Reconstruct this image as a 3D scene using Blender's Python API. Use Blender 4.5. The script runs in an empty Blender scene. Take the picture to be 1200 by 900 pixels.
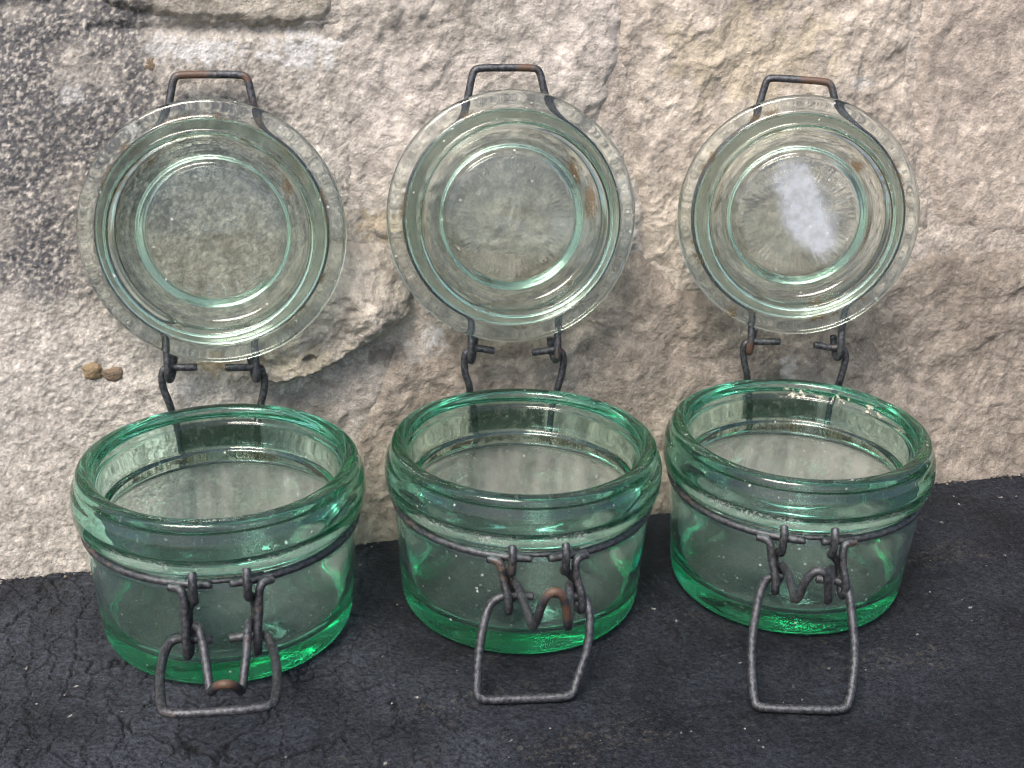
import bpy, bmesh, math, random
import numpy as np
from mathutils import Matrix, Vector

random.seed(7)
MM = 0.001
scene = bpy.context.scene
COL = scene.collection

# ------------------------------------------------------------------ camera
cam_d = bpy.data.cameras.new("camera")
cam_d.sensor_width = 36.0
cam_d.lens = 45.02
cam_d.clip_start = 0.01
cam_d.clip_end = 100.0
cam = bpy.data.objects.new("camera", cam_d)
COL.objects.link(cam)
_R = Vector((0.968683, -0.247173, 0.023622)); _U = Vector((0.074955, 0.381791, 0.921204)); _F = Vector((0.236715, 0.890585, -0.388362))
_m = Matrix.Identity(4)
for i in range(3):
    _m[i][0], _m[i][1], _m[i][2] = _R[i], _U[i], -_F[i]
_m.translation = Vector((-63.452, -496.168, 287.887)) * MM
cam.matrix_world = _m
scene.camera = cam

# ------------------------------------------------------------------ daylight
SUN_AZ = (-0.64, -0.77)      # the side the light comes from: front left
SUN_EL = 54.0
w = bpy.data.worlds.new("World"); scene.world = w; w.use_nodes = True
nt = w.node_tree
sky = nt.nodes.new("ShaderNodeTexSky"); sky.sky_type = 'NISHITA'; sky.sun_disc = False
sky.sun_elevation = math.radians(SUN_EL)
sky.sun_rotation = math.atan2(SUN_AZ[0], SUN_AZ[1])
sky.air_density = 1.0; sky.dust_density = 3.0; sky.ozone_density = 1.0
bg = nt.nodes["Background"]; bg.inputs['Strength'].default_value = 0.09
nt.links.new(sky.outputs[0], bg.inputs[0])
sun_d = bpy.data.lights.new("sun", 'SUN'); sun_d.energy = 2.0; sun_d.angle = math.radians(28); sun_d.color = (1.0, 0.95, 0.88)
sun = bpy.data.objects.new("sun", sun_d); COL.objects.link(sun)
ce = math.cos(math.radians(SUN_EL)); _n = math.hypot(*SUN_AZ)
sdir = Vector((SUN_AZ[0] / _n * ce, SUN_AZ[1] / _n * ce, math.sin(math.radians(SUN_EL))))
sun.rotation_euler = sdir.to_track_quat('Z', 'Y').to_euler()
sun.location = sdir * 3

vs = scene.view_settings
vs.view_transform = 'Standard'; vs.look = 'None'; vs.exposure = 1.1; vs.gamma = 1.0; vs.use_curve_mapping = False
cy = scene.cycles
cy.max_bounces = 24; cy.transmission_bounces = 20; cy.glossy_bounces = 8; cy.diffuse_bounces = 4
cy.caustics_refractive = True; cy.caustics_reflective = True; cy.blur_glossy = 0.5
cy.sample_clamp_indirect = 12.0
cy.filter_width = 1.15
cy.use_denoising = True
try:
    cy.denoiser = 'OPENIMAGEDENOISE'; cy.denoising_input_passes = 'RGB_ALBEDO_NORMAL'; cy.denoising_prefilter = 'FAST'
except Exception:
    pass

# ------------------------------------------------------------------ noise in numpy
def _hash(ix, iy, s):
    h = (ix.astype(np.int64) * 374761393 + iy.astype(np.int64) * 668265263 + s * 1442695041) & 0xFFFFFFFF
    h = ((h ^ (h >> 13)) * 1274126177) & 0xFFFFFFFF
    h = h ^ (h >> 16)
    return (h & 0xFFFFFF) / float(0x1000000)

def perlin(x, y, s=0):
    x0 = np.floor(x); y0 = np.floor(y); fx = x - x0; fy = y - y0
    u = fx * fx * fx * (fx * (fx * 6 - 15) + 10); v = fy * fy * fy * (fy * (fy * 6 - 15) + 10)
    def g(ix, iy, dx, dy):
        a = _hash(ix, iy, s) * 2 * np.pi
        return np.cos(a) * dx + np.sin(a) * dy
    a = g(x0, y0, fx, fy); b = g(x0 + 1, y0, fx - 1, fy); c = g(x0, y0 + 1, fx, fy - 1); d = g(x0 + 1, y0 + 1, fx - 1, fy - 1)
    return (a + (b - a) * u) * (1 - v) + (c + (d - c) * u) * v

def fbm(x, y, size, octs, s=0, gain=0.5, ridge=False):
    out = 0 * x; amp = 1.0; f = 1.0 / size
    for k in range(octs):
        n = perlin(x * f + 17.3 * k, y * f - 9.1 * k, s + k) * 1.5
        if ridge: n = 0.5 - np.abs(n) * 1.6
        out = out + amp * n; amp *= gain; f *= 2.03
    return out

def voronoi(x, y, s=0):
    """distance to nearest, difference to second nearest, cell id"""
    x0 = np.floor(x); y0 = np.floor(y)
    d1 = np.full(x.shape, 9.0); d2 = np.full(x.shape, 9.0); cid = np.zeros(x.shape)
    for i in (-1, 0, 1):
        for j in (-1, 0, 1):
            cx = x0 + i; cyy = y0 + j
            px = cx + _hash(cx, cyy, s); py = cyy + _hash(cx, cyy, s + 77)
            d = np.hypot(px - x, py - y)
            new = d < d1
            d2 = np.where(new, d1, np.minimum(d2, d)); cid = np.where(new, _hash(cx, cyy, s + 5), cid); d1 = np.where(new, d, d1)
    return d1, d2 - d1, cid

def sstep(a, b, x):
    t = np.clip((x - a) / (b - a), 0, 1); return t * t * (3 - 2 * t)

def sdist(poly, x, y):
    """signed distance, positive inside"""
    P = np.array(poly, float); n = len(P); d = np.full(x.shape, 1e9); inside = np.zeros(x.shape, bool)
    for i in range(n):
        a = P[i]; b = P[(i + 1) % n]; e = b - a
        t = np.clip(((x - a[0]) * e[0] + (y - a[1]) * e[1]) / (e @ e), 0, 1)
        d = np.minimum(d, np.hypot(x - a[0] - t * e[0], y - a[1] - t * e[1]))
        c = (a[1] > y) != (b[1] > y)
        with np.errstate(divide='ignore', invalid='ignore'):
            inside ^= c & (x < (b[0] - a[0]) * (y - a[1]) / (b[1] - a[1] + 1e-12) + a[0])
    return np.where(inside, d, -d)

def blob(x, y, cx, cyy, rx, ry, s=0, rough=0.5, a=0.6, b=1.15):
    d = np.hypot((x - cx) / rx, (y - cyy) / ry) + rough * fbm(x, y, min(rx, ry) * 0.7, 4, 90 + s)
    return 1 - sstep(a, b, d)

# ------------------------------------------------------------------ mesh helpers
def grid_mesh(name, P, nx, ny, mat, keep=None, colour=None, parent=None):
    """P (ny*nx,3) in mm"""
    idx = np.arange(nx * ny).reshape(ny, nx)
    q = np.stack([idx[:-1, :-1], idx[:-1, 1:], idx[1:, 1:], idx[1:, :-1]], -1).reshape(-1, 4)
    if keep is not None:
        q = q[keep.reshape(-1)[q].any(1)]
        used = np.zeros(nx * ny, bool); used[q] = True
        remap = np.cumsum(used) - 1
        q = remap[q]; P = P[used]
        if colour is not None: colour = colour[used]
    me = bpy.data.meshes.new(name)
    me.vertices.add(len(P)); me.vertices.foreach_set("co", (P * MM).astype(np.float32).ravel())
    me.loops.add(len(q) * 4); me.loops.foreach_set("vertex_index", q.astype(np.int32).ravel())
    me.polygons.add(len(q)); me.polygons.foreach_set("loop_start", np.arange(0, len(q) * 4, 4, dtype=np.int32))
    me.polygons.foreach_set("use_smooth", np.ones(len(q), bool))
    me.update(calc_edges=True)
    if colour is not None:
        at = me.color_attributes.new("tint", 'FLOAT_COLOR', 'POINT')
        c4 = np.concatenate([np.clip(colour, 0, 1), np.ones((len(colour), 1))], 1)
        at.data.foreach_set("color", c4.astype(np.float32).ravel())
    me.materials.append(mat)
    o = bpy.data.objects.new(name, me); COL.objects.link(o)
    if parent: o.parent = parent
    return o

def link_mesh(name, verts, faces, mat, parent=None, smooth=True):
    me = bpy.data.meshes.new(name); me.from_pydata([tuple(c * MM for c in v) for v in verts], [], faces)
    me.polygons.foreach_set("use_smooth", [smooth] * len(me.polygons))
    me.materials.append(mat); me.update()
    o = bpy.data.objects.new(name, me); COL.objects.link(o)
    if parent: o.parent = parent
    return o

def chaikin(pts, n=2, closed=False):
    pts = [np.array(p, float) for p in pts]
    for _ in range(n):
        out = [] if closed else [pts[0]]
        m = len(pts)
        for i in range(m if closed else m - 1):
            a, b = pts[i], pts[(i + 1) % m]
            out += [a * .75 + b * .25, a * .25 + b * .75]
        if not closed: out.append(pts[-1])
        pts = out
    return pts

def tube(pts, r, sides=12, closed=False, wob=0.012, seed=0, verts=None, faces=None):
    """append a round wire along pts to verts/faces"""
    rng = random.Random(seed)
    P = [Vector(p) for p in pts]; n = len(P); base = len(verts)
    T = []
    for i in range(n):
        a = P[(i - 1) % n] if closed or i > 0 else P[i]; b = P[(i + 1) % n] if closed or i < n - 1 else P[i]
        T.append((b - a).normalized())
    up = Vector((0, 0, 1)) if abs(T[0].z) < 0.9 else Vector((1, 0, 0))
    N = (up - T[0] * up.dot(T[0])).normalized()
    for i in range(n):
        N = (N - T[i] * N.dot(T[i])).normalized(); B = T[i].cross(N)
        rr = r * (1 + wob * math.sin(i * 0.9 + seed) * rng.uniform(0.3, 1))
        if not closed and i in (0, n - 1): rr *= 0.9
        for k in range(sides):
            a = 2 * math.pi * k / sides
            verts.append(tuple(P[i] + (N * math.cos(a) + B * math.sin(a)) * rr))
    for i in range(n if closed else n - 1):
        j = (i + 1) % n
        for k in range(sides):
            k2 = (k + 1) % sides
            faces.append((base + i * sides + k, base + i * sides + k2, base + j * sides + k2, base + j * sides + k))
    if not closed:
        faces.append(tuple(base + k for k in reversed(range(sides))))
        faces.append(tuple(base + (n - 1) * sides + k for k in range(sides)))

def wire(name, paths, r, mat, parent, seed=0, smooth=2):
    V, F = [], []
    for i, p in enumerate(paths):
        tube(chaikin(p, smooth), r, seed=seed + i, verts=V, faces=F)
    return link_mesh(name, V, F, mat, parent)

def lathe(name, prof, segs, mat, parent, smooth=2, disp=None):
    """closed solid of revolution: profile starts and ends on the axis"""
    p = chaikin(prof, smooth)
    V, F = [], []
    p[0][0] = 0; p[-1][0] = 0
    for i, (r, z) in enumerate(p):
        if i in (0, len(p) - 1): V.append((0, 0, z)); continue
        for k in range(segs):
            a = 2 * math.pi * k / segs
            dr, dz = disp(r, z, a) if disp else (0, 0)
            V.append(((r + dr) * math.cos(a), (r + dr) * math.sin(a), z + dz))
    ring = lambda i: 1 + (i - 1) * segs
    last = len(V) - 1; m = len(p)
    for k in range(segs):
        k2 = (k + 1) % segs
        F.append((0, ring(1) + k, ring(1) + k2))
        F.append((last, ring(m - 2) + k2, ring(m - 2) + k))
    for i in range(1, m - 2):
        a, b = ring(i), ring(i + 1)
        for k in range(segs):
            k2 = (k + 1) % segs
            F.append((a + k, b + k, b + k2, a + k2))
    return link_mesh(name, V, F, mat, parent)

# ------------------------------------------------------------------ node helpers
class Nodes:
    def __init__(self, name):
        self.m = bpy.data.materials.new(name); self.m.use_nodes = True
        self.t = self.m.node_tree; self.t.nodes.clear()
        self.out = self.n('ShaderNodeOutputMaterial')
    def n(self, typ, **kw):
        nd = self.t.nodes.new(typ)
        for k, v in kw.items(): setattr(nd, k, v)
        return nd
    def set(self, sock, v):
        if isinstance(v, bpy.types.NodeSocket): self.t.links.new(v, sock)
        elif v is not None: sock.default_value = v
    def math(self, op, a, b=None, c=None, clamp=False):
        nd = self.n('ShaderNodeMath', operation=op, use_clamp=clamp)
        for i, v in enumerate((a, b, c)):
            if v is not None: self.set(nd.inputs[i], v)
        return nd.outputs[0]
    def step(self, v, a, b, x=0.0, y=1.0):
        nd = self.n('ShaderNodeMapRange', interpolation_type='SMOOTHSTEP')
        self.set(nd.inputs['Value'], v)
        lo, hi = (a, b) if a < b else (b, a)
        if a > b: x, y = y, x
        nd.inputs['From Min'].default_value = lo; nd.inputs['From Max'].default_value = hi
        nd.inputs['To Min'].default_value = x; nd.inputs['To Max'].default_value = y
        return nd.outputs[0]
    def noise(self, vec, scale, detail=4, rough=0.55, dist=0.0):
        nd = self.n('ShaderNodeTexNoise'); self.set(nd.inputs['Vector'], vec)
        nd.inputs['Scale'].default_value = scale; nd.inputs['Detail'].default_value = detail
        nd.inputs['Roughness'].default_value = rough; nd.inputs['Distortion'].default_value = dist
        return nd.outputs[0]
    def voro(self, vec, scale, feature='F1', rand=1.0):
        nd = self.n('ShaderNodeTexVoronoi', feature=feature); self.set(nd.inputs['Vector'], vec)
        nd.inputs['Scale'].default_value = scale; nd.inputs['Randomness'].default_value = rand
        return nd
    def mixc(self, f, a, b, mode='MIX'):
        nd = self.n('ShaderNodeMix', data_type='RGBA', blend_type=mode)
        self.set(nd.inputs[0], f); self.set(nd.inputs[6], a); self.set(nd.inputs[7], b)
        return nd.outputs[2]
    def bump(self, h, strength, dist, normal=None):
        nd = self.n('ShaderNodeBump'); self.set(nd.inputs['Height'], h)
        nd.inputs['Strength'].default_value = strength; nd.inputs['Distance'].default_value = dist
        if normal is not None: self.set(nd.inputs['Normal'], normal)
        return nd.outputs[0]
    def mixs(self, f, a, b):
        nd = self.n('ShaderNodeMixShader'); self.set(nd.inputs[0], f); self.set(nd.inputs[1], a); self.set(nd.inputs[2], b)
        return nd.outputs[0]
    def pbsdf(self, col, rough, metal=0.0, normal=None, spec=0.5):
        nd = self.n('ShaderNodeBsdfPrincipled'); self.set(nd.inputs['Base Color'], col); self.set(nd.inputs['Roughness'], rough)
        self.set(nd.inputs['Metallic'], metal); nd.inputs['Specular IOR Level'].default_value = spec
        if normal is not None: self.set(nd.inputs['Normal'], normal)
        return nd.outputs[0]
    def done(self, surf, vol=None):
        self.t.links.new(surf, self.out.inputs['Surface'])
        if vol is not None: self.t.links.new(vol, self.out.inputs['Volume'])
        return self.m

def rgb(r, g, b): return (r, g, b, 1.0)

# stone: colour comes from the mesh attribute, grain from nodes
def stone_material(name, grain, contrast):
    N = Nodes(name)
    at = N.n('ShaderNodeAttribute', attribute_name='tint').outputs['Color']
    ob = N.n('ShaderNodeTexCoord').outputs['Object']
    n1 = N.noise(ob, 900 * grain, 5, 0.7); n2 = N.noise(ob, 260 * grain, 5, 0.65); sp = N.noise(ob, 1500, 2, 0.6)
    v = N.math('ADD', N.math('MULTIPLY', N.math('SUBTRACT', n1, 0.5), 1.5 * contrast), N.math('MULTIPLY', N.math('SUBTRACT', n2, 0.5), 0.9 * contrast))
    v = N.math('MAXIMUM', N.math('ADD', v, 1.0), 0.1)
    vv = N.n('ShaderNodeCombineXYZ')
    for i in range(3): N.set(vv.inputs[i], v)
    c = N.mixc(1.0, at, vv.outputs[0], 'MULTIPLY')
    # loose dark and pale mineral specks
    c = N.mixc(N.step(sp, 0.69, 0.76, 0, 0.55), c, rgb(0.06, 0.05, 0.045))
    c = N.mixc(N.step(sp, 0.31, 0.24, 0, 0.5), c, rgb(0.62, 0.58, 0.52))
    h = N.math('ADD', n1, N.math('MULTIPLY', n2, 2.0))
    nb = N.bump(h, 0.95, 0.0008)
    return N.done(N.pbsdf(c, 0.93, normal=nb, spec=0.2))

M_STONE = stone_material("weathered stone", 1.25, 0.62)
M_MORTAR = stone_material("coarse lime mortar", 1.0, 0.95)

def ledge_material():
    N = Nodes("old black coated slate")
    at = N.n('ShaderNodeAttribute', attribute_name='tint').outputs['Color']
    ob = N.n('ShaderNodeTexCoord').outputs['Object']
    n1 = N.noise(ob, 1100, 4, 0.7); n2 = N.noise(ob, 90, 5, 0.6); n3 = N.noise(ob, 350, 4, 0.65)
    sc = N.n('ShaderNodeMapping'); N.set(sc.inputs['Vector'], ob); sc.inputs['Rotation'].default_value = (0, 0, 0.5); sc.inputs['Scale'].default_value = (1, 5, 1)
    scr = N.noise(sc.outputs[0], 210, 5, 0.75, 0.8)
    n4 = N.noise(ob, 700, 5, 0.75)
    f = N.math('MAXIMUM', 0.25, N.math('ADD', N.math('MULTIPLY', N.math('SUBTRACT', n3, 0.5), 1.6), N.math('ADD', 1.0, N.math('MULTIPLY', N.math('SUBTRACT', n4, 0.5), 3.2))))
    vv = N.n('ShaderNodeCombineXYZ')
    for i in range(3): N.set(vv.inputs[i], f)
    c = N.mixc(1.0, at, vv.outputs[0], 'MULTIPLY')
    c = N.mixc(N.math('MULTIPLY', N.step(n2, 0.50, 0.72, 0, 0.5), N.step(n3, 0.42, 0.62)), c, rgb(0.036, 0.033, 0.029))
    c = N.mixc(N.math('MULTIPLY', N.step(scr, 0.55, 0.70, 0, 0.75), N.step(n3, 0.40, 0.6)), c, rgb(0.075, 0.078, 0.088))
    c = N.mixc(N.step(n1, 0.70, 0.80, 0, 0.45), c, rgb(0.16, 0.16, 0.155))
    nb = N.bump(N.math('ADD', n1, N.math('ADD', n4, N.math('MULTIPLY', n3, 1.5))), 0.9, 0.0007)
    r = N.math('ADD', 0.52, N.math('MULTIPLY', n3, 0.3))
    return N.done(N.pbsdf(c, r, normal=nb, spec=0.22))
M_LEDGE = ledge_material()

def wire_material(name, seed, rust, spots=()):
    N = Nodes(name)
    tc = N.n('ShaderNodeTexCoord').outputs['Object']
    mp = N.n('ShaderNodeMapping'); N.set(mp.inputs['Vector'], tc); mp.inputs['Location'].default_value = (seed * 0.37, seed * 0.11, 0)
    v = mp.outputs[0]
    a = N.noise(v, 55, 5, 0.65); b = N.noise(v, 650, 6, 0.75); d = N.noise(v, 1700, 3, 0.7)
    c = N.mixc(N.step(b, 0.36, 0.66), rgb(0.036, 0.037, 0.041), rgb(0.135, 0.136, 0.145))
    ru = N.math('MULTIPLY', N.step(a, 0.62 - rust, 0.72 - rust), N.step(b, 0.44, 0.52))
    if spots:
        sp = N.n('ShaderNodeSeparateXYZ'); N.set(sp.inputs[0], tc)
        for px, py, pz, pr in spots:
            q = [N.math('POWER', N.math('SUBTRACT', o, c_ * MM), 2.0) for o, c_ in zip(sp.outputs, (px, py, pz))]
            dd = N.math('SQRT', N.math('ADD', N.math('ADD', q[0], q[1]), q[2]))
            dd = N.math('ADD', N.math('DIVIDE', dd, pr * MM), N.math('MULTIPLY', N.math('SUBTRACT', b, 0.5), 3.0))
            ru = N.math('MAXIMUM', ru, N.step(dd, 1.05, 0.7))
    rc = N.mixc(d, rgb(0.05, 0.026, 0.017), rgb(0.15, 0.085, 0.055))
    c = N.mixc(ru, c, rc)
    c = N.mixc(N.math('MULTIPLY', N.step(d, 0.60, 0.72), 0.35), c, rgb(0.36, 0.34, 0.30))
    metal = N.math('MULTIPLY', N.math('SUBTRACT', 1.0, ru), 0.7)
    rough = N.math('ADD', 0.28, N.math('MULTIPLY', b, 0.4))
    nb = N.bump(N.math('ADD', b, N.math('MULTIPLY', d, 0.6)), 0.6, 0.0003)
    return N.done(N.pbsdf(c, rough, metal, nb))
M_WIRE = wire_material("dull zinc wire", 1, 0.015)
M_RUST = wire_material("rusty wire", 2, 0.08)

ABSORB = 36.0
LID_ABSORB = 16.0
ABS_COL = rgb(0.07, 0.88, 0.66)
LID_COL = rgb(0.22, 0.88, 0.45)
def glass_material(name, body, seed, sky_refl=0.0, crust=0.0, spots=()):
    N = Nodes(name)
    tc = N.n('ShaderNodeTexCoord').outputs['Object']
    mp = N.n('ShaderNodeMapping'); N.set(mp.inputs['Vector'], tc); mp.inputs['Location'].default_value = (seed * 0.31, seed * 0.17, 0)
    v = mp.outputs[0]
    sep = N.n('ShaderNodeSeparateXYZ'); N.set(sep.inputs[0], tc)
    x, y, z = (N.math('MULTIPLY', o, 1000.0) for o in sep.outputs)
    r = N.math('SQRT', N.math('ADD', N.math('MULTIPLY', x, x), N.math('MULTIPLY', y, y)))
    wav = N.noise(v, 45, 3, 0.5); pit = N.noise(v, 900, 3, 0.6)
    nb = N.bump(N.math('ADD', wav, N.math('MULTIPLY', pit, 0.006)), 0.22, 0.0012)
    g = N.n('ShaderNodeBsdfPrincipled')
    g.inputs['Base Color'].default_value = rgb(1, 1, 1); g.inputs['Transmission Weight'].default_value = 1.0
    g.inputs['IOR'].default_value = 1.5; g.inputs['Roughness'].default_value = 0.035 if body else 0.0
    N.set(g.inputs['Normal'], nb)
    if not body:                        # the moulded side walls are left unpolished
        sn = N.n('ShaderNodeSeparateXYZ'); N.set(sn.inputs[0], N.n('ShaderNodeTexCoord').outputs['Normal'])
        side = N.math('MULTIPLY', N.step(N.math('ABSOLUTE', sn.outputs[2]), 0.9, 0.6), N.step(r, 47, 46))
        N.set(g.inputs['Roughness'], N.math('MULTIPLY', side, 0.22))
    surf = g.outputs[0]
    n40 = N.noise(v, 60, 5, 0.65); n200 = N.noise(v, 260, 5, 0.7); n900 = N.noise(v, 1100, 3, 0.7)
    # dust grains and small chips
    vo = N.voro(v, 230); spk = N.math('MULTIPLY', N.step(vo.outputs['Distance'], 0.16, 0.10), N.step(n200, 0.50, 0.62))
    dust = N.pbsdf(rgb(0.62, 0.62, 0.58), 0.9, spec=0.2)
    surf = N.mixs(N.math('MULTIPLY', spk, 0.75), surf, dust)
    surf = N.mixs(N.math('MULTIPLY', N.step(n900, 0.58, 0.74), N.step(n40, 0.5, 0.66, 0, 0.22)), surf, dust)
    dark_mottle = N.pbsdf(N.mixc(n900, rgb(0.012, 0.014, 0.010), rgb(0.07, 0.075, 0.05)), 0.8, spec=0.3)
    rust = N.pbsdf(N.mixc(n900, rgb(0.10, 0.045, 0.012), rgb(0.30, 0.16, 0.05)), 0.85, spec=0.2)
    surf = N.mixs(N.step(n40, 0.3, 0.75, 0.004, 0.022), surf, dust)
    def mul(*a):
        o = a[0]
        for q in a[1:]: o = N.math('MULTIPLY', o, q)
        return o
    if body:
        inn = N.math('MULTIPLY', N.step(z, 46, 42), N.step(r, 47.6, 47.2))
        surf = N.mixs(N.math('MULTIPLY', inn, N.step(n40, 0.3, 0.7, 0.012, 0.04)), surf, dust)
        # pale beige streaks running down the inside of the back wall
        st = N.n('ShaderNodeMapping'); N.set(st.inputs['Vector'], v); st.inputs['Scale'].default_value = (1, 1, 0.16)
        run = N.noise(st.outputs[0], 130, 4, 0.6)
        lime = N.math('MULTIPLY', N.math('MULTIPLY', N.step(z, 49, 44), N.step(r, 47.6, 47.2)), N.math('MULTIPLY', N.step(y, -8, 14), N.math('MULTIPLY', N.step(z, 8, 14), N.step(run, 0.32, 0.68, 0.12, 0.36))))
        surf = N.mixs(lime, surf, N.pbsdf(rgb(0.60, 0.565, 0.51), 0.85, spec=0.2))
        # dark mottled patch between the arms of the hinge, on the outer face of the collar
        hp = mul(N.step(y, 20, 30), N.step(N.math('ABSOLUTE', N.math('SUBTRACT', x, -1.0)), 19, 17), N.step(r, 51.0, 52.5), N.step(z, 50.5, 52.5), N.step(z, 63.5, 62), N.step(n200, 0.28, 0.55, 0.45, 0.92))
        surf = N.mixs(hp, surf, dark_mottle)
        # grime along the inner ledge at the back
        led = mul(N.step(r, 45.2, 44.8), N.step(z, 49.5, 50.5), N.step(z, 53.2, 52.2), N.step(y, 8, 20), N.step(n40, 0.47, 0.56), N.step(n200, 0.36, 0.5))
        surf = N.mixs(N.math('MULTIPLY', led, 0.85), surf, dark_mottle)
        # pale residue along the front of the collar
        fr = mul(N.step(y, -20, -40), N.step(r, 53, 54), N.step(z, 51.5, 53), N.step(z, 58.5, 56), N.step(n900, 0.46, 0.62), N.step(n40, 0.40, 0.60, 0, 0.55))
        surf = N.mixs(fr, surf, dust)
        # brown dirt above the neck wire
        nw = mul(N.step(r, 48.5, 49.5), N.step(z, 48.5, 49.2), N.step(z, 51.6, 50.3), N.step(n40, 0.44, 0.56), N.step(n900, 0.42, 0.55))
        surf = N.mixs(N.math('MULTIPLY', nw, 0.7), surf, rust)
        if crust > 0:
            cr = mul(N.step(r, 46.8, 46.4), N.step(z, 64, 65), N.step(z, 69, 68), N.step(x, -12, 0), N.step(y, 5, 15), N.step(n200, 0.54, 0.60))
            surf = N.mixs(N.math('MULTIPLY', cr, crust), surf, N.pbsdf(rgb(0.62, 0.56, 0.44), 0.9))
    else:
        # rust runs where the wire touched the back of the lid
        rr = mul(N.step(r, 38, 40.5), N.step(r, 48, 45.0), N.step(z, -4.0, -4.6), N.step(n40, 0.53, 0.60), N.step(n200, 0.40, 0.55))
        surf = N.mixs(N.math('MULTIPLY', rr, 0.75), surf, rust)
        for px, py, rx, ry, am in spots:
            dx = N.math('POWER', N.math('DIVIDE', N.math('SUBTRACT', x, px), rx), 2.0); dy = N.math('POWER', N.math('DIVIDE', N.math('SUBTRACT', y, py), ry), 2.0)
            dd = N.math('ADD', N.math('SQRT', N.math('ADD', dx, dy)), N.math('MULTIPLY', N.math('SUBTRACT', n200, 0.5), 2.4))
            surf = N.mixs(mul(N.step(dd, 1.4, 0.3), N.step(n900, 0.35, 0.6, 0.15, 0.9), N.step(z, -3.0, -3.6), am), surf, rust)
        if sky_refl > 0:  # pale blue patch: a sky reflection painted into the lid's colour
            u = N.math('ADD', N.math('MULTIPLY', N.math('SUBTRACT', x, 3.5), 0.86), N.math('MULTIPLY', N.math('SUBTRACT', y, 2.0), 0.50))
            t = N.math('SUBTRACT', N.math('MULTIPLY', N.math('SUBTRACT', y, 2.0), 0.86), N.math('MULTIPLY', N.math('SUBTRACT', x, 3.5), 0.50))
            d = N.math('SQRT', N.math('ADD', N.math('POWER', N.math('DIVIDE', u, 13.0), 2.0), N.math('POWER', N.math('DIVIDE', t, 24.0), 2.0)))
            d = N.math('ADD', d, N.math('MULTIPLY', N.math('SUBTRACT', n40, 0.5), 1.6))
            fm = mul(N.step(d, 1.05, 0.45), N.step(z, -3.8, -3.3), N.step(n200, 0.3, 0.65, 0.6, 1.0), sky_refl)
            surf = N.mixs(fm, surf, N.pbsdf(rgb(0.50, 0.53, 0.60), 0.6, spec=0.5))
    va = N.n('ShaderNodeVolumeAbsorption'); va.inputs['Color'].default_value = ABS_COL if body else LID_COL; va.inputs['Density'].default_value = ABSORB if body else LID_ABSORB
    return N.done(surf, va.outputs[0])

# ------------------------------------------------------------------ the wall
def wall_y(z):
    return np.interp(z, [-60, 0, 50, 145, 200, 260, 500], [3, 3, 13, 24, 31, 38, 60])

STONES = {
 'corner': [(-400, 400), (-95, 400), (-98, 228), (-101, 226.3), (-111.7, 226.6), (-119.2, 227.6), (-400, 229)],
 'ledge':  [(-90, 400), (-90.8, 228.7), (-79.2, 225.2), (-63.6, 221.3), (-57.2, 220.0), (-42.0, 219.2), (-20.1, 218.4), (-2.5, 219.6), (1.5, 225.1), (1.2, 400)],
 'pink':   [(5, 400), (2.2, 209.3), (-2.6, 179.2), (-1.6, 140.2), (13.3, 134.5), (57.5, 127.3), (107.7, 122.5), (129.6, 123.7), (130.3, 142.5), (122.7, 168.6), (115.5, 181.4), (115.0, 193.8), (119.0, 207.8), (123.0, 400)],
 'cream':  [(126.4, 400), (122.0, 207.8), (120.0, 193.7), (126.6, 170.3), (133.9, 142.4), (137.7, 119.4), (152.5, 105.0), (194.6, 104.6), (237.9, 107.0), (272.7, 118.5), (273.6, 132.6), (265.0, 152.7), (256.8, 206.0), (249.9, 400)],
 'smooth': [(255.4, 400), (263.4, 191.0), (270.3, 152.5), (280.4, 132.3), (304.4, 121.1), (600, 112.7), (600, 400)],
 'brown':  [(22.6, 82.4), (34.1, 90.4), (57.0, 93.4), (68.7, 111.7), (88.1, 119.0), (131.7, 117.4), (152.7, 101.1), (194.9, 99.8), (238.3, 102.1), (275.5, 113.1), (305.1, 114.9), (600, 106.2), (600, -98), (-9.3, -65.3), (-7.4, 13.8), (4.8, 54.9)],
 'lump':   [(-41.4, 74.7), (-29.2, 74.5), (-20.0, 76.8), (-7.1, 81.1), (6.1, 88.5), (17.3, 92.3), (26.1, 100.0), (29.3, 108.4), (26.0, 120.8), (16.8, 131.5), (2.5, 134.3), (-11.9, 132.5), (-30.1, 120.9), (-41.9, 99.9)],
 'under':  [(-40.3, 69.3), (-23.9, 72.6), (-3.6, 76.3), (17.1, 86.2), (10.7, 62.1), (0.1, 36.1), (-9.4, -1.7), (-14.9, -55.1), (-51.2, -49.7), (-49.1, 18.0)],
}
# rise over the mortar, width of the rounded edge, big relief, fine relief, base tint, second tint
SPEC = {
 'corner': (1.8, 6.0, 1.2, 0.7, (0.46, 0.41, 0.34), (0.36, 0.32, 0.26)),
 'ledge':  (2.4, 4.5, 1.4, 0.7, (0.47, 0.42, 0.35), (0.37, 0.33, 0.27)),
 'pink':   (1.2, 7.0, 2.8, 0.85, (0.565, 0.50, 0.445), (0.43, 0.385, 0.335)),
 'cream':  (1.4, 7.0, 2.8, 0.85, (0.57, 0.49, 0.41), (0.42, 0.36, 0.305)),
 'smooth': (1.6, 9.0, 1.3, 0.35, (0.52, 0.44, 0.37), (0.43, 0.36, 0.305)),
 'brown':  (1.6, 9.0, 2.2, 0.7, (0.35, 0.295, 0.245), (0.27, 0.225, 0.185)),
 'lump':   (14.0, 5.5, 3.8, 1.6, (0.53, 0.47, 0.40), (0.40, 0.355, 0.30)),
 'under':  (0.6, 6.0, 1.8, 0.9, (0.43, 0.375, 0.325), (0.33, 0.29, 0.25)),
}
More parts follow.
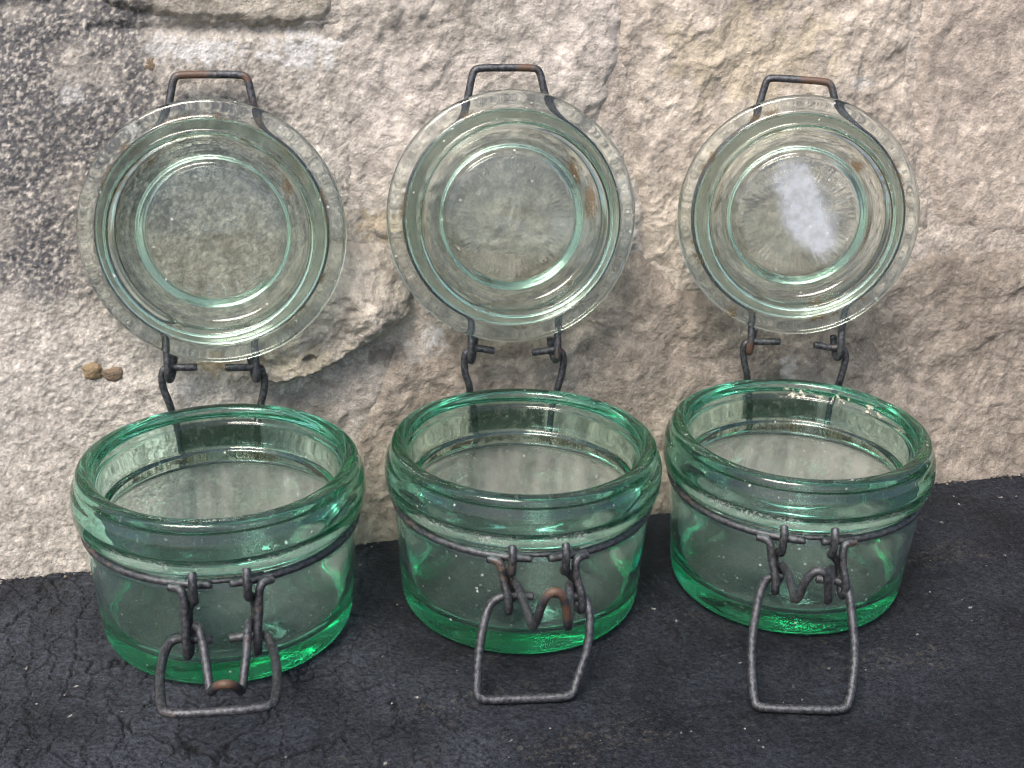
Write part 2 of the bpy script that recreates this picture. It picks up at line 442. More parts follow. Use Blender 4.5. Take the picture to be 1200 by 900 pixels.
def axis(a0, d0, d1, a1, fine, coarse):
    return np.concatenate([np.arange(a0, d0, coarse), np.arange(d0, d1, fine), np.arange(d1, a1 + coarse, coarse)])

wall = bpy.data.objects.new("stone_wall", None); COL.objects.link(wall)
wall['label'] = "rough pale rubble stone wall with grey lime mortar behind the jars"
wall['category'] = "wall"

FINE = 0.62
gx = axis(-420, -166, 352, 620, FINE, 6.0); gz = axis(-30, -8, 250, 400, FINE, 6.0)
X, Z = np.meshgrid(gx, gz)
wx = X + 2.5 * fbm(X, Z, 14, 3, 40); wz = Z + 2.5 * fbm(X, Z, 14, 3, 50)

def tints(a, b, x, z, s):
    t = np.clip(0.5 + 0.9 * fbm(x, z, 60, 6, s, 0.6), 0, 1)[..., None]
    m = np.clip(1 + 0.30 * fbm(x, z, 7, 5, s + 9, 0.7), 0.5, 1.5)[..., None]
    return (np.array(a) * t + np.array(b) * (1 - t)) * m

def stains(c, x, z):
    def mix(c, f, col): f = np.clip(f, 0, 1)[..., None]; return c * (1 - f) + np.array(col) * f
    gr = 0.5 + 0.9 * fbm(x, z, 2.2, 3, 210, 0.7)
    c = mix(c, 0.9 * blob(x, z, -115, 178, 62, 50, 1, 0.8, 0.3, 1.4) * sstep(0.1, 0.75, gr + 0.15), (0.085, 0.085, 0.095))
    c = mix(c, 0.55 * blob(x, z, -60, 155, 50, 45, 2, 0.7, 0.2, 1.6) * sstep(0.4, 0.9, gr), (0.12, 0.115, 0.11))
    for i, (cx, cz, rx, rz, a) in enumerate([(-51, 210, 14, 5, .8), (-13, 209, 14, 7, .8), (-67, 212, 7, 5, .6), (37, 90, 5, 5, .6), (108, 120, 9, 5, .5),
                                             (-72, 75, 9, 4, .35), (235, 193, 5, 3, .6), (205, 63, 5, 6, .5), (120, 150, 5, 4, .3), (-81, 182, 2.2, 5, .9), (-103, 195, 5, 4, .5), (30, 84, 10, 5, .3), (96, 135, 10, 8, .35)]):
        c = mix(c, a * blob(x, z, cx, cz, rx, rz, 10 + i, 0.8), (0.62, 0.60, 0.58))
    c = mix(c, 0.4 * blob(x, z, -22, 88, 17, 8, 30, 0.7), (0.50, 0.43, 0.29))
    c = mix(c, 0.45 * blob(x, z, 180, 205, 38, 20, 31, 0.9), (0.56, 0.47, 0.33))
    c = mix(c, 0.5 * blob(x, z, -57, 85, 8, 5, 32, 0.8), (0.36, 0.23, 0.10))
    c = mix(c, 0.5 * blob(x, z, 18, 139, 14, 6, 33, 0.8), (0.40, 0.31, 0.18))
    c = mix(c, 0.35 * blob(x, z, 18, 120, 14, 14, 34, 0.9), (0.27, 0.24, 0.20))
    return c

# mortar: pebbly render on the left, smoother between the stones
d1, df, cid = voronoi(wx / 1.35, wz / 1.35, 3)
e1, ef, eid = voronoi(wx / 3.0, wz / 3.0, 8)
left = 1 - sstep(-30, 20, X)
grain = (0.55 * (0.5 - d1) + 0.7 * np.where(eid > 0.55, np.maximum(0, 0.42 - e1), 0)) * (0.5 + 0.7 * left)
hm = 1.2 * fbm(X, Z, 70, 4, 1) + 0.6 * fbm(X, Z, 12, 4, 5) + 0.75 * grain + 0.28 * fbm(X, Z, 2.2, 3, 6)
# a ridge of mortar drawn under the upper stones
ins = np.full(X.shape, -99.0)
for nm, poly in STONES.items(): ins = np.maximum(ins, sdist(poly, wx, wz))
hm -= 4.5 * sstep(3, 10, ins)
hm -= 2.0 * np.exp(-((Z - (217 - 0.02 * X)) / 2.5) ** 2) * (X < 4) * (X > -95)
cm = tints((0.49, 0.445, 0.395), (0.40, 0.36, 0.315), X, Z, 60)
cm = cm * (0.80 + 0.45 * np.where(cid > 0.5, cid, 0.35))[..., None]
f = (sstep(-5, 30, X) * 0.8)[..., None]; cm = cm * (1 - f) + tints((0.48, 0.41, 0.35), (0.38, 0.32, 0.27), X, Z, 66) * f
cm = stains(cm, X, Z)
P = np.stack([X, wall_y(Z) - hm, Z], -1).reshape(-1, 3)
mo = grid_mesh("mortar", P, len(gx), len(gz), M_MORTAR, colour=cm.reshape(-1, 3), parent=wall)

for si, (nm, poly) in enumerate(STONES.items()):
    rise, edge, big, small, ca, cb = SPEC[nm]
    pa = np.array(poly)
    sx = gx[(gx > pa[:, 0].min() - 4) & (gx < pa[:, 0].max() + 4)]; sz = gz[(gz > pa[:, 1].min() - 4) & (gz < pa[:, 1].max() + 4)]
    if len(sx) < 3 or len(sz) < 3: continue
    x, z = np.meshgrid(sx, sz)
    sd = sdist(poly, x + 1.6 * fbm(x, z, 11, 4, 140 + si), z + 1.6 * fbm(x, z, 11, 4, 150 + si))
    if nm in ('pink', 'cream', 'smooth', 'brown', 'under'): sd = sd + 3.5       # these butt against one another
    if nm in ('lump', 'ledge'):       # sharper underside
        prof = np.sqrt(np.clip(sd / (edge + (16 * sstep(88, 122, z) + 5 * sstep(20, 5, x) * 0 if nm == 'lump' else 0)), 0, 1))
    else:
        prof = sstep(-1.5, edge, sd)
    wxx = x + 5 * fbm(x, z, 30, 3, 160 + si); wzz = z + 5 * fbm(x, z, 30, 3, 170 + si)
    rough = big * (0.8 * fbm(wxx, wzz, 42, 5, 100 + si, 0.52) + 0.35 * fbm(wxx, wzz, 20, 4, 110 + si, 0.5, True))
    fd, ff, fid = voronoi(wxx / 9.0, wzz / 6.5, 20 + si)
    rough += 0.45 * small * (fid - 0.5) * sstep(0.02, 0.35, ff)                      # split facets
    gd, gf, gid = voronoi(wxx / 3.1, wzz / 2.4, 40 + si)
    rough += 0.26 * small * (gid - 0.5) * sstep(0.02, 0.4, gf)
    rough += small * 0.28 * fbm(x, z, 2.6, 3, 120 + si, 0.6)
    low = 4.5 if nm in ('lump', 'ledge', 'corner') else 1.2
    h = -low + (low + rise) * prof + rough * np.clip(prof * 1.2, 0.25, 1)
    if nm == 'lump':
        h += 3.0 * np.clip(1 - np.hypot((x - 5) / 30, (z - 108) / 22), 0, 1)
        h -= 3.5 * blob(x, z, -18, 88.5, 3.2, 1.4, 60, 0.5)
    if nm in ('pink', 'cream'):       # the crevice between the two big stones
        h -= 8.0 * np.exp(-(((x - 117.5 - 1.2 * np.sin(z * 0.7)) / 1.7) ** 2 + ((z - 190) / 6.0) ** 2))
        h += 1.8 * np.exp(-(((x - 108) / 14) ** 2 + ((z - 215) / 16) ** 2))
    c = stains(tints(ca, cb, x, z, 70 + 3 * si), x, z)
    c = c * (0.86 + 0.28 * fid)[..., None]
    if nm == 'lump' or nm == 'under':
        f = (0.5 * blob(x, z, 14, 83, 24, 4, 61, 0.6))[..., None]; c = c * (1 - f) + np.array((0.09, 0.08, 0.07)) * f  # dark strip beneath the lump: crevice shade painted into the stone colour
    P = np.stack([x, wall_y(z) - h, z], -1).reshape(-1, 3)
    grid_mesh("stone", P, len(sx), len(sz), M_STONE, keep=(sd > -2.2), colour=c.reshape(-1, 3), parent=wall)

# small pebbles held in the mortar
def pebble(x, z, r, col, squash=(1, 0.55, 0.8), seed=0, name="pebble"):
    bm = bmesh.new(); bmesh.ops.create_icosphere(bm, subdivisions=3, radius=1)
    rng = random.Random(seed); ph = [rng.uniform(0, 6) for _ in range(6)]
    for v in bm.verts:
        k = 1 + 0.09 * math.sin(17 * v.co.x + 13 * v.co.z) * math.sin(15 * v.co.y + 9 * v.co.z + ph[4]) + 0.10 * math.sin(3 * v.co.x + ph[0]) + 0.12 * math.sin(4 * v.co.z + ph[1]) + 0.06 * math.sin(9 * v.co.y + ph[2]) + 0.05 * math.sin(11 * v.co.x + ph[3])
        v.co = Vector((v.co.x * squash[0], v.co.y * squash[1], v.co.z * squash[2])) * (k * r * MM)
    me = bpy.data.meshes.new(name); bm.to_mesh(me); bm.free()
    me.polygons.foreach_set("use_smooth", [True] * len(me.polygons))
    at = me.color_attributes.new("tint", 'FLOAT_COLOR', 'POINT')
    for d in at.data: d.color = (*col, 1)
    me.materials.append(M_STONE)
    o = bpy.data.objects.new(name, me); COL.objects.link(o); o.parent = wall
    o.location = Vector((x, float(wall_y(z)) + 1.7, z)) * MM
pebble(-106.0, 84.0, 4.4, (0.30, 0.22, 0.13), (1.1, 0.6, 0.75), 1)
pebble(-98.0, 82.0, 4.2, (0.23, 0.17, 0.12), (1.1, 0.45, 0.75), 2)
pebble(-72.0, 205.2, 4.0, (0.21, 0.16, 0.11), (1, 0.4, 0.85), 3)
pebble(-82.5, 195.0, 1.6, (0.42, 0.32, 0.05), (1, 0.8, 1), 4)
pebble(61.6, 214.3, 1.7, (0.40, 0.29, 0.07), (1, 1.6, 1), 5)

# ------------------------------------------------------------------ the ledge the jars stand on
lx = axis(-900, -165, 350, 1100, 0.6, 35.0); ly = axis(-1500, -205, 20, 60, 0.55, 30.0)
X, Y = np.meshgrid(lx, ly)
near = (1 - sstep(-250, -220, -Y) * 0) 
wx = X + 6 * fbm(X, Y, 26, 4, 300); wy = Y + 9 * fbm(X, Y, 30, 4, 310)
c1, cf, ci = voronoi(wx / 11.0, wy / 32.0, 320)
k1, kf, ki = voronoi((wx + 3 * fbm(X, Y, 6, 2, 330)) / 6.0, wy / 7.5, 340)
leftw = 1 - sstep(-50, 20, X + 0.25 * Y + 30 * fbm(X, Y, 60, 3, 345))
crack = leftw * (1 - sstep(0.0, 0.06, cf)) + 0.55 * leftw * (1 - sstep(0.0, 0.09, kf)) * sstep(0.35, 0.6, ki)
crack += 0.25 * (1 - leftw) * (1 - sstep(0.0, 0.09, kf)) * sstep(0.6, 0.8, ki)
hl = 0.45 * fbm(X, Y, 60, 4, 350) + 0.35 * fbm(X, Y, 9, 4, 360, 0.6) + leftw * (0.5 * (ci - 0.5) * sstep(0, 0.15, cf) + 0.5 * (ki - 0.5) * sstep(0, 0.2, kf) + 0.35 * np.exp(-((cf - 0.12) / 0.07) ** 2)) + 0.12 * fbm(X, Y, 2, 2, 365)
hl = hl - 0.9 * np.clip(crack, 0, 1)
hl = hl - 1.0
hl = np.minimum(hl, -0.12)
tint = (np.array((0.032, 0.035, 0.044)) * leftw[..., None] + np.array((0.0160, 0.0178, 0.0235)) * (1 - leftw[..., None]))  # paler on the left: dust and surface sheen put into the tint
tint = tint * np.clip(1 + 0.45 * fbm(X, Y, 40, 5, 370), 0.4, 2)[..., None]
f = np.clip(crack, 0, 1)[..., None]; tint = tint * (1 - 0.75 * f)
s1, sf, sid = voronoi(X / 5.2, Y / 5.2, 380)
f = ((s1 + 0.10 * fbm(X, Y, 1.6, 2, 381) < 0.01 + 0.11 * np.clip(sid - 0.96, 0, 1) / 0.04) & (sid > 0.96))[..., None] * np.clip(0.3 + 0.7 * _hash(np.floor(X / 5.2), np.floor(Y / 5.2), 9), 0, 1)[..., None]
tint = tint * (1 - f) + np.array((0.36, 0.34, 0.31)) * f
for i, (cx, cyy, rx, ry) in enumerate([(168, -98, 5, 14), (-26, -141, 4, 2), (190, -130, 30, 8), (60, -150, 26, 8), (250, -60, 25, 10), (20, -120, 20, 5)]):
    f = (0.5 * blob(X, Y, cx, cyy, rx, ry, 70 + i, 0.9) * sstep(0.0, 0.55, fbm(X, Y, 2.4, 3, 390, 0.7)))[..., None]
    tint = tint * (1 - f) + np.array((0.075, 0.066, 0.054)) * f
P = np.stack([X, Y, hl], -1).reshape(-1, 3)
g = grid_mesh("ground", P, len(lx), len(ly), M_LEDGE, colour=tint.reshape(-1, 3))
g['kind'] = 'structure'; g['label'] = "black weathered ledge with cracked coating and pale specks"

# crumbs fallen from the wall and grains lying about
def grit():
    rng = random.Random(11); V, F, T_ = [], [], []
    spots = [(rng.uniform(-155, 345), 2.5 - abs(rng.gauss(0, 3.2)), rng.uniform(0.3, 1.0)) for _ in range(190)] + \
            [(rng.uniform(-160, 330), rng.uniform(-190, -4), rng.uniform(0.18, 0.5)) for _ in range(60)]
    for x, y, r in spots:
        b = len(V); n = 6
        for ring, (k, zz) in enumerate(((1.0, 0.1), (0.75, 0.75))):
            for i in range(n):
                a = 2 * math.pi * i / n + ring * 0.4; q = r * k * rng.uniform(0.65, 1.2)
                V.append((x + q * math.cos(a), y + q * math.sin(a) * 0.8, -0.6 + r * zz * rng.uniform(0.7, 1.2)))
        V.append((x, y, -0.6 + r * 1.05))
        for i in range(n):
            j = (i + 1) % n
            F.append((b + i, b + j, b + n + j, b + n + i)); F.append((b + n + i, b + n + j, b + 2 * n))
        t = rng.choice([(0.30, 0.26, 0.22), (0.22, 0.19, 0.16), (0.36, 0.33, 0.30), (0.06, 0.06, 0.06), (0.10, 0.09, 0.08), (0.05, 0.05, 0.05)]); T_ += [t] * (2 * n + 1)
    o = link_mesh("grit", V, F, M_STONE, None, smooth=False)
    at = o.data.color_attributes.new("tint", 'FLOAT_COLOR', 'POINT')
    at.data.foreach_set("color", np.array([(*t, 1) for t in T_], np.float32).ravel())
    o['kind'] = 'stuff'; o['label'] = "fine stone crumbs and grit lying along the foot of the wall"; o['category'] = "grit"
grit()

# ------------------------------------------------------------------ the jars
BODY = [(0, 1.4), (20, 1.2), (36, 0.7), (41, 0.0), (44.4, 0.0), (47.0, 1.6), (48.3, 4.5), (48.8, 9), (49.6, 20), (50.6, 34), (51.1, 41), (51.0, 44.2),
        (49.9, 45.6), (49.6, 47.0), (49.8, 48.4), (51.0, 49.8), (52.8, 50.9), (54.4, 52.8), (55.0, 55.6), (55.1, 59.5), (54.9, 62.4), (54.4, 64.4), (53.5, 65.9), (53.0, 66.9),
        (52.8, 67.9), (52.6, 69.2), (51.9, 70.5), (50.6, 71.1), (48.4, 71.2), (47.0, 70.6), (46.4, 69.2), (46.2, 65.6), (45.6, 64.6), (44.9, 64.2), (44.7, 60), (44.6, 55.2),
        (44.2, 54.0), (42.9, 53.2), (42.5, 52.0), (42.8, 50.0), (44.2, 48.0), (46.4, 45.0), (46.8, 40), (46.2, 26), (45.4, 15), (43.8, 10.8), (40, 8.8), (32, 8.0), (15, 7.7), (0, 7.7)]
def lid_profile(R):
    s = R / 52.4
    p = [(0, 0.5), (14, 0.5), (25.5, 0.5), (27.4, 0.35), (28.6, -0.5), (32.0, -3.9), (33.0, -4.3), (35.0, -4.2), (36.8, -3.0), (37.5, 0), (37.8, 4), (38.3, 6.5), (39.4, 7.2), (40.9, 6.9), (41.9, 5.4), (44.4, 1.2), (45.2, 0.4), (46.4, 0.05),
         (48.5, 0), (50.6, -0.1), (51.9, -0.8), (52.4, -2.2), (52.1, -3.7), (50.8, -4.5), (47, -4.7), (44.2, -4.7), (42.2, -4.8), (41.3, -5.4),
         (40.5, -8.0), (39.0, -9.2), (30.5, -9.4), (28.6, -8.8), (27.8, -6.2), (26.6, -4.6), (25.0, -4.1), (14, -4.0), (0, -4.0)]
    return [(r * s, z) for r, z in p]

JARS = [
 dict(loc=(-58.2, -47.0), yaw=.0620, lid=((-53.9, 5.2, 143.75), .143, 52.4),
  label="leftmost green glass clamp jar, its latch lifted level above the cracked ledge",
  lever=[(-4.1,-51.3,24.4),(-9.7,-51.6,25.5),(-16.3,-52.0,26.8),(-19.6,-54.0,25.6),(-21.1,-65.2,24.9),(-20.7,-76.6,25.2),(-19.6,-88.7,25.6),(-18.0,-94.0,25.8),(-1.3,-95.2,25.8),(15.0,-95.2,25.8),(17.5,-91.5,25.7),(18.1,-75.5,25.2),(17.2,-62.3,24.8),(14.9,-52.4,25.8),(8.7,-51.6,25.4),(1.7,-52.0,24.6)],
  clasp=[(-9.9,-51.2,24.0),(-9.9,-51.0,29.5),(-9.2,-53.5,32.6),(-7.6,-57.0,32.4),(-6.0,-66.0,26.6),(-4.9,-74.0,21.0),(-4.6,-76.0,19.0),(-2.7,-80.0,25.0),(1.1,-84.0,28.6),(4.5,-80.0,24.2),(5.6,-76.0,18.1),(6.5,-73.0,21.9),(7.9,-65.0,27.6),(8.5,-57.0,32.3),(9.2,-53.5,32.4),(9.8,-51.0,29.0),(9.8,-51.2,24.0)],
  axle=25.3, knobs=(-9.0, 9.3), bars=((-12.6, -12.9), (13.2, 11.6)), bottoms=(22.0, 21.4),
  armL=[(-20.7,51.0,72.1),(-22.8,51.0,78.7),(-23.1,51.0,84.1),(-22.1,51.0,87.8),(-19.7,51.0,88.4),(-17.8,51.0,88.3),(-8.7,51.0,87.9)],
  armR=[(15.9,51.0,69.9),(17.6,51.0,75.9),(18.2,51.0,81.8),(16.9,51.0,86.2),(14.0,51.0,86.7),(12.6,51.0,86.7),(2.6,51.0,87.0)],
  hooks=((-20.0, 83.1), (15.0, 81.3)), handle=[(-15.9,46),(-12.5,60.9),(15.3,61.1),(18.0,46)]),
 dict(loc=(59.7, -53.4), yaw=.1291, lid=((66.75, -1.59, 146.1), .11, 52.0),
  label="green glass clamp jar standing between two others, reddish clasp raised like an m",
  lever=[(-2.4,-52.5,31.3),(-9.6,-52.0,32.0),(-14.5,-52.4,32.0),(-18.7,-53.8,30.0),(-21.0,-56.9,25.2),(-23.0,-62.0,18.3),(-24.3,-67.5,10.9),(-24.9,-72.8,3.6),(-23.1,-74.0,1.8),(-6.9,-74.2,1.6),(7.6,-74.6,1.6),(10.5,-73.6,2.5),(12.0,-70.9,6.2),(16.3,-65.0,14.3),(17.9,-60.4,20.6),(18.3,-55.8,27.2),(16.4,-53.0,30.6),(13.0,-52.8,30.6),(3.4,-51.9,32.1)],
  clasp=[(-9.8,-51.4,29.5),(-9.8,-51.2,35.0),(-9.9,-54.0,39.4),(-9.1,-60.0,39.9),(-7.6,-72.0,38.0),(-7.2,-81.5,37.0),(-5.5,-82.0,39.9),(-4.6,-84.5,48.5),(-2.4,-86.0,54.1),(1.3,-86.0,54.2),(4.2,-84.0,47.7),(5.3,-82.0,36.4),(7.1,-75.0,33.7),(9.4,-62.0,35.3),(10.2,-56.0,37.6),(11.0,-51.5,35.2),(11.0,-51.4,29.5)],
  axle=31.8, knobs=(-11.1, 8.5), bars=((-14.5, -12.2), (12.5, 15.2)), bottoms=(28.0, 27.2),
  armL=[(-16.9,51.0,72.5),(-19.1,51.0,78.2),(-19.6,51.0,84.9),(-18.6,51.0,88.2),(-15.8,51.0,89.8),(-13.2,51.0,89.7),(-6.7,51.0,88.4)],
  armR=[(21.6,51.0,71.4),(23.4,51.0,78.7),(23.7,51.0,84.4),(22.3,51.0,87.8),(20.2,51.0,88.4),(17.5,51.0,88.2),(9.7,51.0,87.2)],
  hooks=((-16.8, 84.2), (20.1, 83.6)), handle=[(-18.6,44.2),(-15.2,60.3),(11.5,60.4),(15.0,46)]),
 dict(loc=(173.9, -64.8), yaw=.3101, lid=((188.3, -14.7, 144.85), .354, 50.9),
  label="rightmost green glass clamp jar, painted white sky reflection in its open lid",
  lever=[(-10.1,-52.0,31.2),(-13.5,-52.2,31.0),(-16.9,-53.0,30.0),(-19.5,-57.9,26.7),(-21.9,-68.1,19.9),(-23.4,-77.1,13.9),(-23.3,-89.0,5.9),(-22.7,-94.5,2.2),(-21.0,-95.8,1.6),(-6.3,-95.3,1.6),(8.8,-94.6,1.7),(11.5,-92.4,3.0),(14.0,-82.5,10.3),(15.1,-73.6,16.2),(14.8,-64.7,22.2),(14.7,-56.3,27.8),(12.8,-52.8,30.2),(9.0,-52.3,30.5),(2.4,-52.0,30.6)],
  clasp=[(-11.5,-51.4,28.5),(-11.5,-51.2,33.4),(-11.5,-54.0,37.6),(-10.9,-62.0,39.2),(-10.8,-76.0,39.6),(-10.9,-82.5,39.2),(-9.6,-83.0,41.5),(-8.9,-84.0,47.8),(-6.1,-84.5,53.3),(-2.2,-84.5,53.4),(-0.3,-84.0,49.3),(0.6,-83.0,39.2),(2.5,-76.0,38.3),(5.3,-62.0,38.0),(6.9,-54.0,37.0),(8.2,-51.2,34.1),(8.2,-51.4,28.5)],
  axle=30.6, knobs=(-12.4, 6.5), bars=((-16.3, -13.4), (10.7, 12.9)), bottoms=(27.2, 26.8),
  armL=[(-16.1,51.0,72.0),(-18.3,51.0,78.3),(-19.2,51.0,84.1),(-18.8,51.0,86.9),(-16.3,51.0,88.2),(-13.6,51.0,88.0),(-3.3,51.0,88.5)],
  armR=[(24.9,51.0,71.1),(25.9,51.0,78.1),(26.1,51.0,83.3),(24.7,51.0,86.1),(21.9,51.0,87.1),(19.9,51.0,86.5),(11.5,51.0,87.8)],
  hooks=((-16.8, 83.0), (22.4, 82.2)), handle=[(-19.8,44.4),(-17.1,57.2),(9.1,56.4),(12.8,45.8)]),
]
LID_TILT = .18
WR = 1.55

def arc_text(parent, mat, s, radius, centre_deg, step_deg, size, zback):
    """raised letters standing on the outer face of the lid, read from outside"""
    vs_, fs_ = [], []
    for i, ch in enumerate(s):
        cu = bpy.data.curves.new("letter", 'FONT'); cu.body = ch; cu.size = size; cu.extrude = 0.6; cu.bevel_depth = 0.3; cu.offset = -0.15; cu.align_x = 'CENTER'; cu.resolution_u = 3
        o = bpy.data.objects.new("letter", cu); COL.objects.link(o)
        dg = bpy.context.evaluated_depsgraph_get(); me = o.evaluated_get(dg).to_mesh()
        a = math.radians(centre_deg + (i - (len(s) - 1) / 2) * step_deg)        # angle seen from outside, clockwise from top
        b0 = len(vs_)
        for v in me.vertices:
            px, py = v.co.x, v.co.y + radius - size * 0.35
            X = px * math.cos(a) + py * math.sin(a); Y = -px * math.sin(a) + py * math.cos(a)
            vs_.append((-X, Y, zback - 0.95 - v.co.z))          # mirrored: the back face looks away from the viewer
        for p in me.polygons: fs_.append(tuple(b0 + k for k in p.vertices))
        o.evaluated_get(dg).to_mesh_clear()
        bpy.data.objects.remove(o); bpy.data.curves.remove(cu)
    return link_mesh("raised_lettering", vs_, fs_, mat, parent, smooth=False)

for ji, J in enumerate(JARS):
    jar = bpy.data.objects.new("clamp_jar", None); COL.objects.link(jar)
    jar.location = Vector((J['loc'][0], J['loc'][1], 0)) * MM; jar.rotation_euler = (0, 0, -J['yaw'])
    jar['label'] = J['label']; jar['category'] = "glass jar"; jar['group'] = "green glass clamp jars in a row on the ledge"
    gb = glass_material("old green bottle glass", True, ji + 1, crust=0.9 if ji == 2 else 0.0)
    gl = glass_material("old green lid glass", False, ji + 5, sky_refl=0.62 if ji == 2 else 0.0, spots=[[(-32, 32, 3, 3, .8), (-25, 29, 4, 3, .5), (26, 30, 3.5, 5, .8), (30, 20, 2.5, 7, .6), (19, 41, 2, 5, .5), (-22, -44, 3, 4, .35), (28, -36, 2, 4, .4)], [(26, 18, 2.2, 8, .75), (33, 6, 2.5, 7, .7), (-34, -24, 3, 6, .5)], [(22.5, 22, 4, 3, .8), (29, -4, 1.6, 10, .45), (-25, -43, 3, 4, .8), (-34, 8, 2, 7, .3)]][ji])
    rng = random.Random(50 + ji); ph = [rng.uniform(0, 6.28) for _ in range(4)]
    def wob(r, z, a, ph=ph):
        k = min(1.0, r / 40)
        return (0.16 * math.sin(2 * a + ph[0]) * k + 0.08 * math.sin(5 * a + z * 0.08 + ph[1]) * k, 0.10 * math.sin(3 * a + ph[2]) * k if z > 3 else 0)
    lathe("jar_body", BODY[::-1], 224, gb, jar, 2, wob)

    c, yw, R = J['lid']
    jm = Matrix.Rotation(J['yaw'], 4, 'Z') @ Matrix.Translation(Vector((-J['loc'][0], -J['loc'][1], 0)))     # world -> jar, mm
    n0 = Vector((math.sin(-yw), -math.cos(-yw), 0)); e1 = Vector((math.cos(-yw), math.sin(-yw), 0))
    e2 = Vector((0, 0, 1)) * math.cos(LID_TILT) - n0 * math.sin(LID_TILT); nn = e1.cross(e2)
    L = Matrix.Identity(4)
    for i in range(3): L[i][0], L[i][1], L[i][2], L[i][3] = e1[i], e2[i], nn[i], c[i]
    Lj = jm @ L                                             # lid -> jar, mm
    def lwob(r, z, a, ph=ph):
        dz = 0.06 * math.sin(2 * a + ph[3])
        if -4.6 < z < -3.5 and 17 < r < 26 and 0 < ji: dz -= 0.13 * (1 if math.sin(46 * a) > 0.2 else -0.2) * math.sin((r - 17) / 9 * math.pi)
        return (0.12 * math.sin(2 * a + ph[1]) * min(1, r / 40), dz)
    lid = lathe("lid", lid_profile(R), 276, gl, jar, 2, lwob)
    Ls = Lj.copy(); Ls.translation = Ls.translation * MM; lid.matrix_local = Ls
    if ji == 0:
        arc_text(lid, gl, "IDEALE", 23.0, 180, 16, 6.4, -4.0)
        arc_text(lid, gl, "DE", 23.0, 2, 15, 6.0, -4.0)

    # lid wire: bail above, ring behind the rim, hooks below
    rr = 43.2; zr = -6.5
    T = lambda x, y, z: tuple(Lj @ Vector((x, y, z)))
    h = J['handle']; (hxl, hzl), (hxr, hzr) = J['hooks']
    def hook(x, z, s):
        return [(x + 2.2 * s, 54.8, z + 9.0), (x + 1.6 * s, 54.2, z + 4.0), (x + 0.8 * s, 51.6, z + 0.2), (x, 48.4, z + 0.6), (x - 0.2 * s, 47.2, z + 4.0), (x, 47.6, z + 9), (x, 49.5, z + 14)]
    inv = Lj.inverted()
    bl = inv @ Vector((hxl, 52, 108)); br = inv @ Vector((hxr, 52, 108))
    def ang(x, y): return math.atan2(y, x)
    aTL = ang(-21.0, 37.8); aBL = ang(bl.x, -math.sqrt(rr * rr - bl.x ** 2)) + 2 * math.pi
    aTR = ang(21.5, 37.5); aBR = ang(br.x, -math.sqrt(rr * rr - br.x ** 2))
    left = [T(rr * math.cos(aBL + (aTL - aBL) * t / 14), rr * math.sin(aBL + (aTL - aBL) * t / 14), zr) for t in range(15)]
    right = [T(rr * math.cos(aTR + (aBR - aTR) * t / 14), rr * math.sin(aTR + (aBR - aTR) * t / 14), zr) for t in range(15)]
    bail = []
    for (x0, y0), (x1, y1) in zip(h, h[1:]):
        for t in (0.08, 0.5, 0.92): bail.append(T(x0 + (x1 - x0) * t, y0 + (y1 - y0) * t, -6.2))
    path = hook(hxl, hzl, 1) + left + bail + right + hook(hxr, hzr, -1)[::-1]
    spots = {0: [T(-6, 61, -6) + (7.0,), T(15, 60, -6) + (2.5,)], 1: [T(6, 60, -5) + (4.0,)], 2: [T(3, 56.8, -6) + (7.5,), (hxl, 49, hzl + 3, 5.0)]}[ji]
    wire("lid_wire", [path], WR, wire_material("weathered bail wire", 3 + ji, 0.02, spots), jar, ji)

    # hinge links behind the collar
    for arm, s in ((J['armL'], -1), (J['armR'], 1)):
        x0 = arm[0][0]
        y55 = max(54.6, math.sqrt(max(0, 56.8 ** 2 - x0 ** 2)) + 0.2)
        low = [(x0 * 0.7, 50.2, 47.0), (x0 * 0.86, 52.0, 47.4), (x0 * 0.93, y55 - 0.6, 51), (x0 * 0.95, y55, 58), (x0 * 0.98, y55, 65)]
        wire("hinge_link", [low + arm], WR, M_WIRE, jar, 10 + ji + s)

    # neck wire: a thick wire open at the front and a thin one that closes the gap
    RN = 51.3; ZN = 47.2
    a0 = math.asin(3.0 / RN)
    ring = []
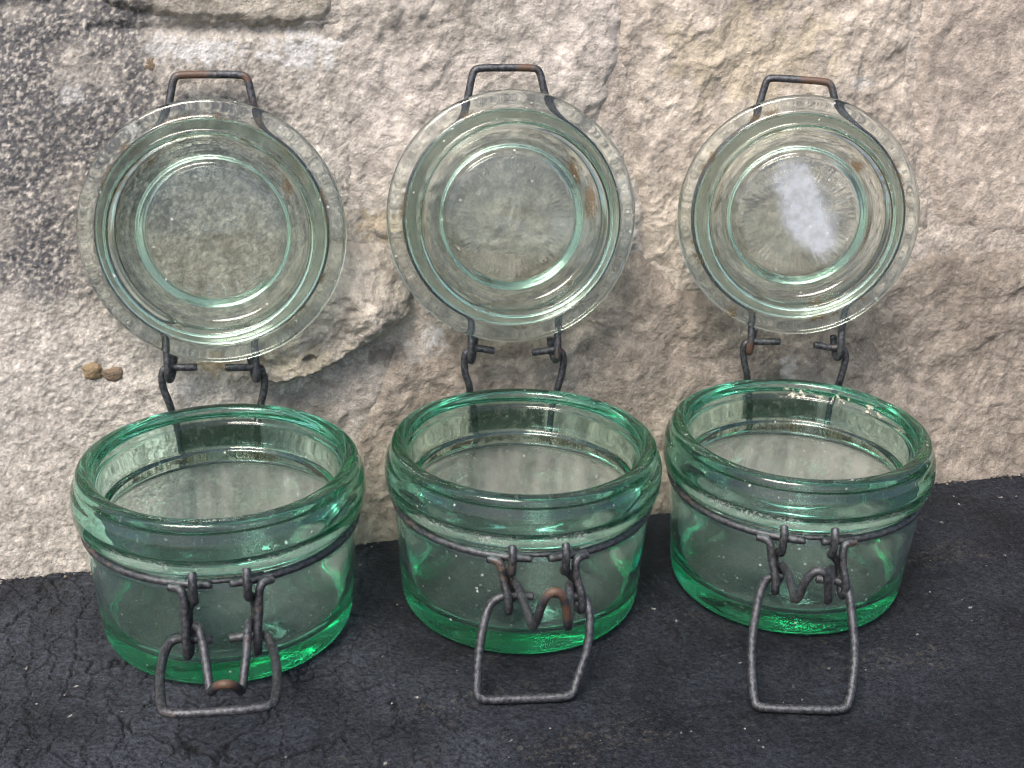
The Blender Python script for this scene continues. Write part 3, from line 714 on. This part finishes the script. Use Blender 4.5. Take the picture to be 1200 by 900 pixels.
    for t in range(61):
        a = -math.pi / 2 + a0 + (2 * math.pi - 2 * a0) * t / 60
        fr = max(0.0, -math.sin(a)) ** 30
        ring.append(((RN + 0.9 * fr) * math.cos(a), (RN + 0.9 * fr) * math.sin(a), ZN + 0.35 * math.sin(2 * a + ji)))
    wire("neck_wire", [ring], WR, M_WIRE, jar, 20 + ji, 1)
    thin = [(50.6 * math.cos(a), 50.6 * math.sin(a), ZN + 0.5) for a in [-math.pi / 2 + (t - 10) * 0.03 for t in range(21)]]
    wire("binding_wire", [thin], 1.05, M_RUST, jar, 25 + ji, 1)

    # latch links: hang from the neck wire, curl round the lever's axle
    zb = J['bottoms']
    for s, kx, (xt, xb), zq in ((-1, J['knobs'][0], J['bars'][0], zb[0]), (1, J['knobs'][1], J['bars'][1], zb[1])):
        d = -s
        top = [(xt - 5 * d, -51.6, ZN + 0.2), (xt - 1.5 * d, -53.2, ZN + 0.4), (xt, -54.4, ZN - 1.5), (xt * .7 + xb * .3, -55.4, ZN - 8), (xb, -58.0, J['axle'] + 2.5), (xb, -58.2, zq + 0.6), (xb + 0.5 * d, -56.2, zq - 0.6), (xb + 1.0 * d, -53.2, zq + 1.0),
               (xb + 1.2 * d, -52.4, J['axle'] + 3), (xt * .6 + xb * .4 + 1.0 * d, -52.3, 38.0), (kx - 1.2 * d, -52.6, 41.6), (kx, -53.6, 43.0), (kx, -56.2, 43.0), (kx, -57.8, 46.0), (kx, -58.1, 50.2), (kx, -57.5, 53.0), (kx, -55.6, 54.6)]
        p = top
        wire("latch_link", [p], WR, M_WIRE if (ji + s) % 3 else M_RUST, jar, 30 + ji * 3 + s)
    sh = lambda l: [(q[0], q[1] - 1.8 * min(1, q[2] / 25), q[2] + 0.9 * min(1, q[2] / 25)) for q in l]
    wire("latch_lever", [sh(J['lever'])], WR + 0.1, M_WIRE, jar, 40 + ji)
    cl = wire("clasp_wire", [sh(J['clasp'])], WR, wire_material("worn clasp wire", 7 + ji, 0.03, {0: [(1, -85.5, 29, 5.5)], 1: [(0, -87, 55, 5.0), (4.5, -85, 46, 4.5)], 2: [(-9.8, -84, 40, 2.0)]}[ji]), jar, 45 + ji)
